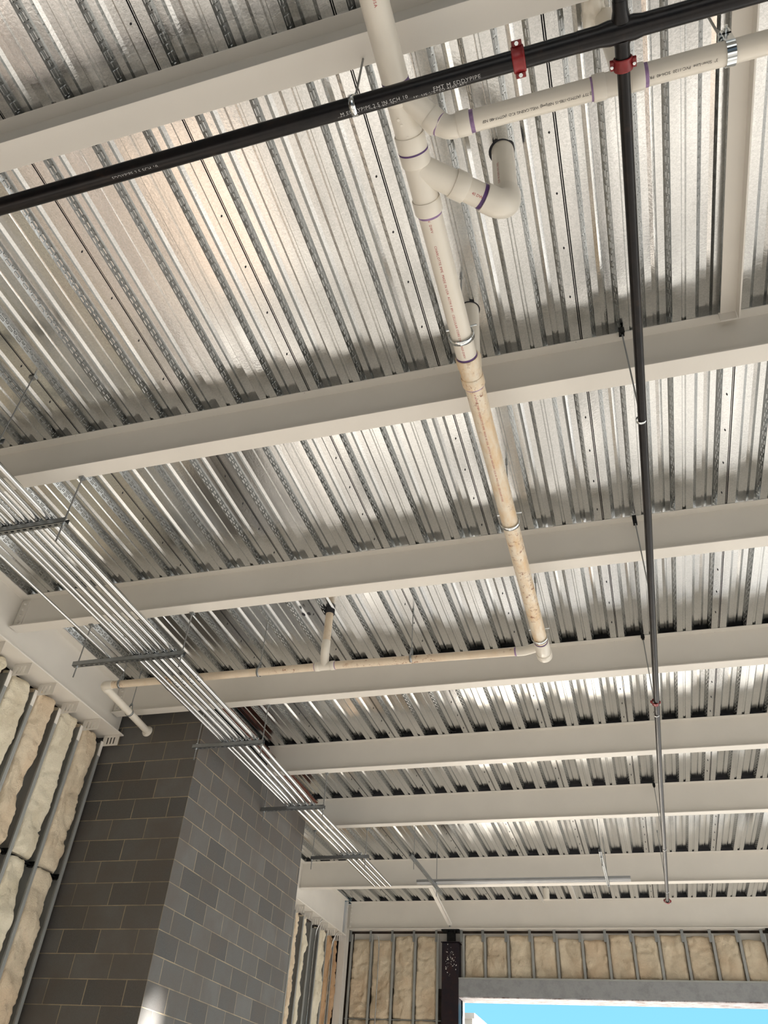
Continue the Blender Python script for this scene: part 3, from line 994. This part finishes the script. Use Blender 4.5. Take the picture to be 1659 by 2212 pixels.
# wye two
mb = MB()
hub(mb, YP(1.510), YP(1.575), RP * 1.17)
mb.tube([YP(1.57), YP(1.75)], RP * 1.06, 40)
hub(mb, YP(1.742), YP(1.812), RP * 1.17)
W0 = YP(1.59)
E1 = Vector((-0.165, 1.885, Z1))
dW = (E1 - W0).normalized()
mb.tube([W0, W0 + dW * 0.19], RP * 1.05, 40)
hub(mb, W0 + dW * 0.175, W0 + dW * 0.245, RP * 1.17)
mb.build('wye_fitting', 'pvc_fitting', t)
MB().tube([W0 + dW * 0.24, W0 + dW * 0.36], RP, 40).build('pipe_length', 'pvc', t)
wrap('40 DWV', 0.018, 'ink_red', t, W0 + dW * 0.265, dW, (0.1, -0.4, -0.9), RP, -0.15)
# elbow to the riser
mb = MB()
a0 = W0 + dW * 0.335
pts = [a0, a0 + dW * 0.05] + arc(a0, E1, E1 + Vector((0, 0, 0.35)), 0.075, 10) + [E1 + Vector((0, 0, 0.13))]
mb.tube(pts, RP * 1.17, 40)
mb.build('elbow_fitting', 'pvc_fitting', t)
MB().tube([E1 + Vector((0, 0, 0.12)), E1 + Vector((0, 0, 0.60))], RP, 40).build('riser_pipe', 'pvc', t)
wrap('SCH 40 DWV PVC PIPE', 0.016, 'ink_red', t, E1 + Vector((0, 0, 0.15)), (0, 0, 1), (-0.35, -1, 0), RP, 0.0, gap=1.3)
# second fitting with riser, then hubs
mb = MB()
hub(mb, YP(2.684), YP(2.752), RP * 1.14)
mb.tube([YP(2.745), YP(2.83)], RP * 1.05, 40)
hub(mb, YP(2.822), YP(2.890), RP * 1.14)
mb.tube([YP(2.79), YP(2.79, 0.12)], RP * 1.1, 36)
mb.build('tee_fitting', 'pvc_stained', t)
MB().tube([YP(2.79, 0.1), YP(2.79, 0.60)], RP, 40).build('riser_pipe', 'pvc', t)
# end tee and cap
mb = MB()
hub(mb, YP(5.735), YP(5.915), RP * 1.10)
hub(mb, YP(5.912), YP(5.985), RP * 1.18)
mb.tube([YP(5.975), YP(5.99)], RP * 0.98, 32)
mb.build('end_tee', 'pvc_fitting', t)
# primer bands
mb = MB()
ring(mb, YP(1.212), YP(1.236), RP + 0.0012)
ring(mb, YP(1.508), YP(1.516), RP * 1.17 + 0.0008)
ring(mb, YP(2.672), YP(2.686), RP + 0.0012)
ring(mb, YP(5.72), YP(5.737), RP + 0.0012)
ring(mb, W0 + dW * 0.318, W0 + dW * 0.336, RP + 0.0012)
build_rings('primer', t)
mb = MB()
ring(mb, YP(1.811), YP(1.826), RP + 0.0010)
ring(mb, YP(2.888), YP(2.900), RP + 0.0010)
ring(mb, E1 + Vector((0, 0, 0.128)), E1 + Vector((0, 0, 0.136)), RP + 0.001)
build_rings('primer_light', t)
for s, y, ph in (('CHARLOTTE PIPE FOAM CORE  PVC 1 DWV  MADE IN USA', 0.42, -0.1), ('4 IN  DWV', 1.80, -0.30),
                 ('CHARLOTTE PIPE  MADE IN USA  ASTM F 891  CELLULAR CORE DWV  NSF-DWV', 1.96, -0.34)):
    wrap(s, 0.017, 'ink_red', t, (X0, y, Z1), (0, 1, 0), (0.15, 0, -1), RP, ph, gap=1.15)
wrap('4 IN PVC DWV  CHARLOTTE PIPE  MADE IN USA  ASTM D 2665  NSF-DWV  SCH 40  PVC 1120  CELLULAR CORE', 0.016, 'ink_red', t, (X0, 2.92, Z1), (0, 1, 0), (0.15, 0, -1), RP, -0.3, gap=1.2)
for y, lab in ((2.545, 'bright clevis hanger on the clean white drain pipe'), (4.147, 'clevis hanger on the rust speckled drain pipe'), (5.665, 'clevis hanger beside the end tee of the drain pipe')):
    loop_hanger(lab, (X0, y, Z1), (0, 1, 0), RP + 0.004, ZD, clamp='deck', width=0.030, gap=0.006, neck=1.5)
# spreader bolts on the clevis hangers
for o in [q for q in C.objects if q.get('label', '').find('clevis') >= 0]:
    p = o.location
    MB().tube([(p.x - 0.085, p.y, p.z + 0.072), (p.x + 0.085, p.y, p.z + 0.072)], 0.006, 8).build('cross_bolt', 'zinc', o)
# deck holes round the risers
for (x, y, r, lab) in ((-0.170, 1.886, 0.066, 'dark ragged deck hole around the riser with the elbow'), (X0, 2.79, 0.064, 'dark deck hole behind the straight drain pipe'), (-2.485, 5.835, 0.046, 'dark deck hole around the thin beige riser')):
    n_ = 28
    vs = [(x + math.cos(6.2832 * k / n_) * r, y + math.sin(6.2832 * k / n_) * r, ZD - 0.0015) for k in range(n_)]
    vs += [(x + math.cos(6.2832 * k / n_) * r, y + math.sin(6.2832 * k / n_) * r, ZD + 0.05) for k in range(n_)]
    fs = [tuple(range(n_))] + [(k, (k + 1) % n_, n_ + (k + 1) % n_, n_ + k) for k in range(n_)]
    tag(MB().add(vs, fs).build('deck_hole', 'dark_gap'), lab, 'hole')

# ---- side run to the right
Z2, Y2, R2 = 4.95, 1.415, 0.0445
t = thing('drain_run', 'white plastic pipe with printed lettering crossing behind the red coupling', 'pipe', (0.3, Y2, Z2))
E0 = Vector((-0.315, Y2 + 0.01, Z2))
mb = MB()
dB = (Bp - A).normalized()
st = Bp + dB * 0.03
pts = [st] + arc(st, Vector((-0.335, Y2 + 0.003, Z2 + 0.0)), Vector((-0.20, Y2, Z2)), 0.07, 8) + [Vector((-0.25, Y2, Z2))]
mb.tube(pts, [0.0475] * len(pts), 36)
hub(mb, (-0.300, Y2, Z2), (-0.245, Y2, Z2), 0.0515)
mb.build('elbow_fitting', 'pvc_fitting', t)
MB().tube([(-0.25, Y2, Z2), (0.27, Y2, Z2)], R2, 40).build('pipe_length', 'pvc', t)
MB().tube([(0.43, Y2, Z2), (3.2, Y2, Z2 + 0.02)], R2, 40).build('pipe_length', 'pvc', t)
mb = MB()
hub(mb, (0.250, Y2, Z2), (0.300, Y2, Z2), 0.0515)
mb.tube([(0.295, Y2, Z2), (0.41, Y2, Z2)], 0.0475, 36)
hub(mb, (0.395, Y2, Z2), (0.447, Y2, Z2), 0.0515)
mb.tube([(0.36, Y2, Z2), (0.375, Y2 - 0.01, Z2 + 0.12)], 0.046, 32)
mb.build('tee_fitting', 'pvc_fitting', t)
MB().tube([(0.375, Y2 - 0.01, Z2 + 0.10), (0.375, Y2 - 0.01, ZD + 0.05)], R2, 32).build('riser_pipe', 'pvc_fitting', t)
mb = MB()
ring(mb, (-0.2452, Y2, Z2), (-0.228, Y2, Z2), R2 + 0.0010)
ring(mb, (0.242, Y2, Z2), (0.2505, Y2, Z2), R2 + 0.0010)
ring(mb, (0.4465, Y2, Z2), (0.461, Y2, Z2), R2 + 0.0010)
ring(mb, Vector((-0.375, 1.398, 4.967)), Vector((-0.371, 1.4005, 4.965)), 0.0485)
build_rings('primer_light', t)
e = (0, -0.4, -0.9)
wrap('3"  Silver-Line  PVC-1120  SCH-40  PR 260', 0.0155, 'ink_black', t, (0.712, Y2, Z2), (-1, 0, 0), e, R2, 0.22, gap=1.02)
wrap('PSI @ 73°F  (ASTM D-1785-15  NSF(pwg)  WELL CASING  IC-D  (ASTM F-480  NSF', 0.0155, 'ink_black', t, (0.268, Y2, Z2), (-1, 0, 0), e, R2, 0.22, gap=0.86)
# big clevis
t = thing('clevis_hanger', 'large bright clevis hanger on the lettered white pipe', 'hanger', (0.762, Y2, Z2))
mb = MB()
P0 = Vector((0.762, Y2, Z2))
def strap(mb, pts, w, th, ax):
    vs, fs = [], []
    c = Vector(pts[0])
    for i, p in enumerate(pts):
        p = Vector(p)
        q = Vector(pts[min(i + 1, len(pts) - 1)]) - Vector(pts[max(i - 1, 0)])
        nrm = ax.cross(q).normalized() * th
        for u in (-w / 2, w / 2):
            for v in (0, 1):
                vs.append(p + ax * u + nrm * v)
    for k in range(len(pts) - 1):
        o = k * 4
        q = o + 4
        fs += [(o, o + 2, q + 2, q), (o + 1, q + 1, q + 3, o + 3), (o, q, q + 1, o + 1), (o + 2, o + 3, q + 3, q + 2)]
    mb.add(vs, fs, False)
low_ = []
for k in range(25):
    a = math.radians(180 + 180 * k / 24)
    low_.append(P0 + Vector((0, math.cos(a) * 0.047, math.sin(a) * 0.047)))
low_ = [P0 + Vector((0, -0.047, 0.085))] + low_ + [P0 + Vector((0, 0.047, 0.085))]
strap(mb, low_, 0.034, -0.003, Vector((1, 0, 0)))
mb.build('lower_strap', 'zinc', t)
mb = MB()
upp = [P0 + Vector((0, -0.050, 0.060)), P0 + Vector((0, -0.050, 0.09)), P0 + Vector((0, -0.022, 0.125)), P0 + Vector((0, 0.022, 0.125)), P0 + Vector((0, 0.050, 0.09)), P0 + Vector((0, 0.050, 0.060))]
strap(mb, upp, 0.034, 0.003, Vector((1, 0, 0)))
mb.build('yoke', 'zinc', t)
mb = MB()
mb.tube([P0 + Vector((0, -0.075, 0.072)), P0 + Vector((0, 0.07, 0.072))], 0.006, 10)
mb.tube([P0 + Vector((0, -0.062, 0.072)), P0 + Vector((0, -0.053, 0.072))], 0.012, 6)
mb.tube([P0 + Vector((0, 0.053, 0.072)), P0 + Vector((0, 0.062, 0.072))], 0.012, 6)
mb.build('cross_bolt', 'zinc', t)
mb = MB()
mb.tube([P0 + Vector((0, 0, 0.105)), P0 + Vector((0, 0, 0.117))], 0.013, 6)
mb.tube([P0 + Vector((0, 0, 0.13)), P0 + Vector((0, 0, 0.142))], 0.013, 6)
mb.build('nut', 'zinc', t)
MB().tube([P0 + Vector((0, 0, 0.09)), Vector((P0.x, P0.y, ZD))], 0.0052, 12).build('threaded_rod', 'rod', t)

# sealant blob on the deck behind the cross fitting
mb = MB()
bm = bmesh.new()
bmesh.ops.create_icosphere(bm, subdivisions=4, radius=1)
for v in bm.verts:
    k = 1 + 0.45 * noise.noise(v.co * 1.9) + 0.2 * noise.noise(v.co * 4.5)
    v.co = Vector((v.co.x * 0.050 * k, v.co.y * 0.095 * k, v.co.z * 0.03 * k)) + Vector((0.335, 1.36, ZD - 0.005))
mb.add([v.co[:] for v in bm.verts], [tuple(v.index for v in f.verts) for f in bm.faces], True)
bm.free()
tag(mb.build('sealant_blob', 'pvc_fitting'), 'pale hardened sealant blob on the deck above the cross fitting', 'sealant')

# ---- thin beige pipe
RT = 0.0365
t = thing('drain_branch', 'thin beige drain pipe crossing above the conduits to the block shaft', 'pipe', (-2.5, 5.93, 5.12))
YT, ZT = 5.935, 5.12
MB().tube([(-0.74, YT + 0.02, 5.10), (-2.42, YT, ZT)], RT, 28).build('pipe_length', 'pvc_beige', t)
MB().tube([(-2.60, YT, ZT), (-4.76, YT - 0.02, ZT)], RT, 28).build('pipe_length', 'pvc_beige', t)
mb = MB()
mb.tube([(X0 - 0.03, 5.86, 5.075), (-0.60, 5.90, 5.085), (-0.68, 5.945, 5.095), (-0.75, 5.955, 5.10)], 0.041, 28)
mb.build('elbow_fitting', 'pvc_fitting', t)
ring_ = MB()
ring(ring_, (-0.752, YT + 0.02, 5.10), (-0.770, YT + 0.02, 5.10), RT + 0.001)
ring(ring_, (-2.418, YT, ZT), (-2.408, YT, ZT), RT + 0.001)
ring(ring_, (-2.612, YT, ZT), (-2.602, YT, ZT), RT + 0.001)
ring(ring_, (-4.745, YT - 0.02, ZT), (-4.752, YT - 0.02, ZT), RT + 0.001)
build_rings('primer_light', t)
mb = MB()
hub(mb, (-2.415, YT, ZT), (-2.455, YT, ZT), 0.043)
mb.tube([(-2.44, YT, ZT), (-2.58, YT, ZT)], 0.039, 28)
hub(mb, (-2.565, YT, ZT), (-2.605, YT, ZT), 0.043)
mb.tube([(-2.51, YT, ZT), (-2.51, YT - 0.03, ZT + 0.055), (-2.50, YT - 0.065, ZT + 0.10), (-2.485, 5.835, ZT + 0.15), (-2.485, 5.835, ZT + 0.20)], 0.041, 28)
mb.build('tee_fitting', 'pvc_fitting', t)
MB().tube([(-2.485, 5.835, ZT + 0.19), (-2.485, 5.835, ZD + 0.05)], RT, 28).build('riser_pipe', 'pvc_beige', t)
a = Vector((-4.74, YT - 0.02, ZT))
c = Vector((-4.845, YT - 0.02, ZT + 0.002))
e_ = Vector((-4.975, 7.01, 5.146))
dE = (e_ - c).normalized()
mb = MB()
mb.tube([a] + arc(a, c, c + dE * 0.12, 0.045, 8) + [c + dE * 0.09], 0.042, 28)
mb.build('elbow_fitting', 'pvc_fitting', t)
MB().tube([c + dE * 0.08, e_], RT, 28).build('pipe_length', 'pvc', t)
mb = MB()
mb.tube([e_ - dE * 0.03, e_ - dE * 0.003], [0.044, 0.060], 28)
mb.build('wall_flange', 'pvc_fitting', t)
for (p, ax, lab) in (((-1.69, YT, ZT), (1, 0, 0), 'ring hanger on the thin beige pipe, nearest the thick drain'),
                     ((-3.175, YT, ZT), (1, 0, 0), 'ring hanger on the thin beige pipe, just past the conduits'),
                     ((-4.655, YT - 0.02, ZT), (1, 0, 0), 'ring hanger on the thin beige pipe, beside the corner elbow'),
                     ((-4.918, 6.53, 5.135), tuple(dE), 'ring hanger on the short beige pipe leg entering the block shaft')):
    loop_hanger(lab, p, ax, RT + 0.001, ZD, mat='strut', clamp='deck', width=0.022, group='thin pipe hangers', neck=1.5, gap=0.004)
# knocked out plugs in the deck beside the riser
for dx, lab in ((0.0, 'dark slotted hole in the deck, further from the thin riser'), (0.055, 'dark slotted hole in the deck, closer to the thin riser')):
    n_ = 16
    vs = [(-2.735 + dx + math.cos(6.2832 * k / n_) * 0.016, 5.79 + math.sin(6.2832 * k / n_) * 0.03, ZD - 0.002) for k in range(n_)]
    tag(MB().add(vs, [tuple(range(n_))]).build('deck_hole', 'dark_gap'), lab, 'hole')

# ================================================================== CONDUITS AND RACKS
ZC = 4.905
fat = [-3.825, -3.745, -3.660, -3.575]
thin_ = [-3.945, -3.898]
RKY = [3.285, 5.08, 6.87, 8.70, 10.57]
for i, x in enumerate(fat):
    lab = ['fat steel conduit in the bundle, innermost beside the two thin ones', 'fat steel conduit in the bundle, second from the thin ones', 'fat steel conduit in the bundle, third from the thin ones', 'fat steel conduit in the bundle, outermost and farthest from the thin ones'][i]
    t = thing('conduit', lab, 'conduit', (x, 3, ZC), 'bundled conduits')
    yj = 5.63 - 0.02 * i
    xe = x - 0.045
    pts = [(x, -1.5, ZC), (x, 3.3, ZC), (x, 7.0, ZC), (x - 0.05, 8.8, ZC), (xe, 12.08, ZC)]
    MB().tube(pts, 0.0220, 20).build('conduit_tube', 'conduit', t)
    mb = MB()
    mb.tube([(x, yj - 0.055, ZC), (x, yj + 0.055, ZC)], 0.0250, 20)
    for q in (-0.03, 0.03):
        mb.tube([(x + 0.012, yj + q, ZC - 0.022), (x + 0.018, yj + q, ZC - 0.033)], 0.005, 6)
    mb.build('set_screw_coupling', 'conduit', t)
for i, x in enumerate(thin_):
    t = thing('conduit', ['thin steel conduit at the outer edge of the bundle, wall side', 'thin steel conduit between the other thin one and the fat ones'][i], 'conduit', (x, 3, ZC), 'bundled conduits')
    MB().tube([(x, -1.5, ZC - 0.007), (x, 7.0, ZC - 0.007), (x - 0.01, 8.72, ZC - 0.007)], 0.0147, 16).build('conduit_tube', 'conduit', t)
    MB().tube([(x, 5.64, ZC - 0.007), (x, 5.72, ZC - 0.007)], 0.0175, 16).build('set_screw_coupling', 'conduit', t)
t = thing('conduit', 'single thin steel conduit apart from the bundle, ending past the rack', 'conduit', (-4.19, 3, ZC))
MB().tube([(-4.195, -1.5, ZC - 0.008), (-4.19, 5.31, ZC - 0.008)], 0.0120, 16).build('conduit_tube', 'conduit', t)

def strut_bar(mb, x0, x1, y, z, slots=True):
    """channel along X, open side up, slotted bottom"""
    h = 0.041
    mb.box((x0, y - h / 2, z), (x1, y - h / 2 + 0.0025, z + h))
    mb.box((x0, y + h / 2 - 0.0025, z), (x1, y + h / 2, z + h))
    mb.box((x0, y - h / 2, z + h - 0.0025), (x1, y - h / 2 + 0.010, z + h))
    mb.box((x0, y + h / 2 - 0.010, z + h - 0.0025), (x1, y + h / 2, z + h))
    mb.box((x0, y - h / 2, z), (x1, y - 0.0075, z + 0.0025))
    mb.box((x0, y + 0.0075, z), (x1, y + h / 2, z + 0.0025))
    x = x0
    while x < x1:
        mb.box((x, y - 0.0075, z), (min(x + 0.022, x1), y + 0.0075, z + 0.0025))
        x += 0.0508
racks = [
    (3.285, -4.55, -3.415, -4.48, -3.44, 3.275, 4.69, 'slotted conduit rack hung from the second beam'),
    (5.08, -4.545, -3.45, -4.505, -3.475, 5.075, 4.735, 'slotted conduit rack hung from the third beam, ahead of the couplings'),
    (6.87, -4.275, -3.476, -4.235, -3.493, 6.862, 4.72, 'slotted conduit rack hung from the beam, at the front corner of the shaft'),
    (8.70, -4.275, -3.466, -4.245, -3.482, 8.695, 4.725, 'slotted conduit rack hung midway along the block shaft'),
    (10.57, -4.33, -3.49, -4.315, -3.54, 10.515, 4.715, 'slotted conduit rack past the shaft, last before the conduits end'),
]
for (y, xa, xb, ra, rb, yr, zr, lab) in racks:
    t = thing('conduit_rack', lab, 'rack', ((xa + xb) / 2, y, 4.86), 'conduit racks')
    mb = MB()
    strut_bar(mb, xa, xb, y, 4.841)
    mb.build('strut_channel', 'strut', t)
    zt = 5.272 if y < 9 else 5.235
    for rx in (ra, rb):
        rod_ = MB().tube([(rx, y, zr), (rx, y, zt)], 0.0058, 10).build('threaded_rod', 'rod', t)
        mb = MB()
        mb.tube([(rx, y, 4.826), (rx, y, 4.840)], 0.011, 6)
        mb.build('nut', 'zinc', rod_)
        mb = MB()
        mb.tube([(rx, y, 4.886), (rx, y, 4.896)], 0.011, 6)
        mb.build('nut', 'zinc', rod_)
        mb = MB()
        mb.box((rx - 0.02, y - 0.018, zt - 0.012), (rx + 0.02, y + 0.022, zt))
        mb.tube([(rx, y, zt - 0.026), (rx, y, zt - 0.012)], 0.011, 8)
        mb.build('flange_clamp', 'strut', t)
    for x in [f - (0.05 if y > 8 else 0) for f in fat] + (thin_ if y < 8 else []):
        r = 0.0235 if x > -3.88 or y > 8 else 0.016
        mb = MB()
        zc = ZC if r > 0.02 else ZC - 0.007
        pts = [Vector((x + math.cos(a) * r, y, zc + math.sin(a) * r)) for a in [math.radians(-60 + 300 * k / 14) for k in range(15)]]
        strap(mb, pts, 0.018, 0.002, Vector((0, 1, 0)))
        mb.tube([(x + r + 0.006, y - 0.012, zc + 0.004), (x + r + 0.006, y + 0.012, zc + 0.004)], 0.005, 6)
        mb.build('conduit_strap', 'strut', t)
# higher rack further back, only its end shows
t = thing('conduit_rack', 'rack end at the picture edge hung from the deck seam', 'rack', (-3.9, 2.615, 5.0))
mb = MB()
strut_bar(mb, -4.4, -3.505, 2.615, 4.985)
mb.build('strut_channel', 'strut', t)
MB().tube([(-3.525, 2.615, 4.96), (-3.525, 2.615, ZD)], 0.0050, 10).build('threaded_rod', 'rod', t)
MB().box((-3.548, 2.597, ZD - 0.014), (-3.502, 2.633, ZD - 0.001)).build('deck_anchor', 'rod', t)

# far trapeze: two struts along Y carrying long tubes lying across
def strut_bar_y(mb, x, y0, y1, z):
    h = 0.041
    t_ = MB()
    strut_bar(t_, y0, y1, x, z)
    o = len(mb.v)
    mb.add([(b, a, c) for (a, b, c) in t_.v], [f[::-1] for f in t_.f])
ZT2 = 4.935
for (x, y0, y1, rods, lab) in ((-2.985, 10.85, 12.75, ((-3.04, 11.05), (-2.985, 12.42)), 'slotted strut trapeze closer to the kicker brace'),
                               (-0.447, 10.88, 12.45, ((-0.447, 11.1), (-0.447, 12.40)), 'slotted strut trapeze closer to the black branch pipe')):
    t = thing('strut_trapeze', lab, 'rack', (x, 11.8, ZT2), 'strut trapezes')
    mb = MB()
    strut_bar_y(mb, x, y0, y1, ZT2)
    mb.build('strut_channel', 'strut', t)
    for (rx, ry) in rods:
        rod_ = MB().tube([(x, ry, ZT2 - 0.11), (x, ry, ZD)], 0.0055, 10).build('threaded_rod', 'rod', t)
        mb = MB()
        mb.tube([(x, ry, ZT2 - 0.014), (x, ry, ZT2 - 0.002)], 0.012, 6)
        mb.build('nut', 'zinc', rod_)
for j, (dy, lab) in enumerate(((0.0, 'long steel tube lying across the two strut trapezes, nearer one'), (0.065, 'long steel tube lying across the two strut trapezes, farther one'))):
    MBt = MB().tube([(-3.26, 12.28 + dy, ZT2 + 0.041 + 0.030), (-0.125, 12.30 + dy, ZT2 + 0.041 + 0.030)], 0.030, 20)
    tag(MBt.build('steel_tube', 'tube_steel'), lab, 'tube')

# unseen plywood added on the floor to mirror a warm patch in the deck
t = thing('added_plywood_stack', 'added stack of tan plywood sheets out of view, warming the deck reflection', 'plywood', (-4.3, 4.2, 0))
paint('plywood', (0.54, 0.44, 0.36), 0.7, 0.15, 2, 0)
for k in range(4):
    MB().box((-4.95, 3.0, 0.10 + 0.02 * k), (-3.75, 5.4, 0.118 + 0.02 * k)).build('plywood_sheet', 'plywood', t)
for y in (3.3, 5.0):
    MB().box((-4.9, y, 0), (-3.8, y + 0.09, 0.10)).build('bearer', 'plywood', t)
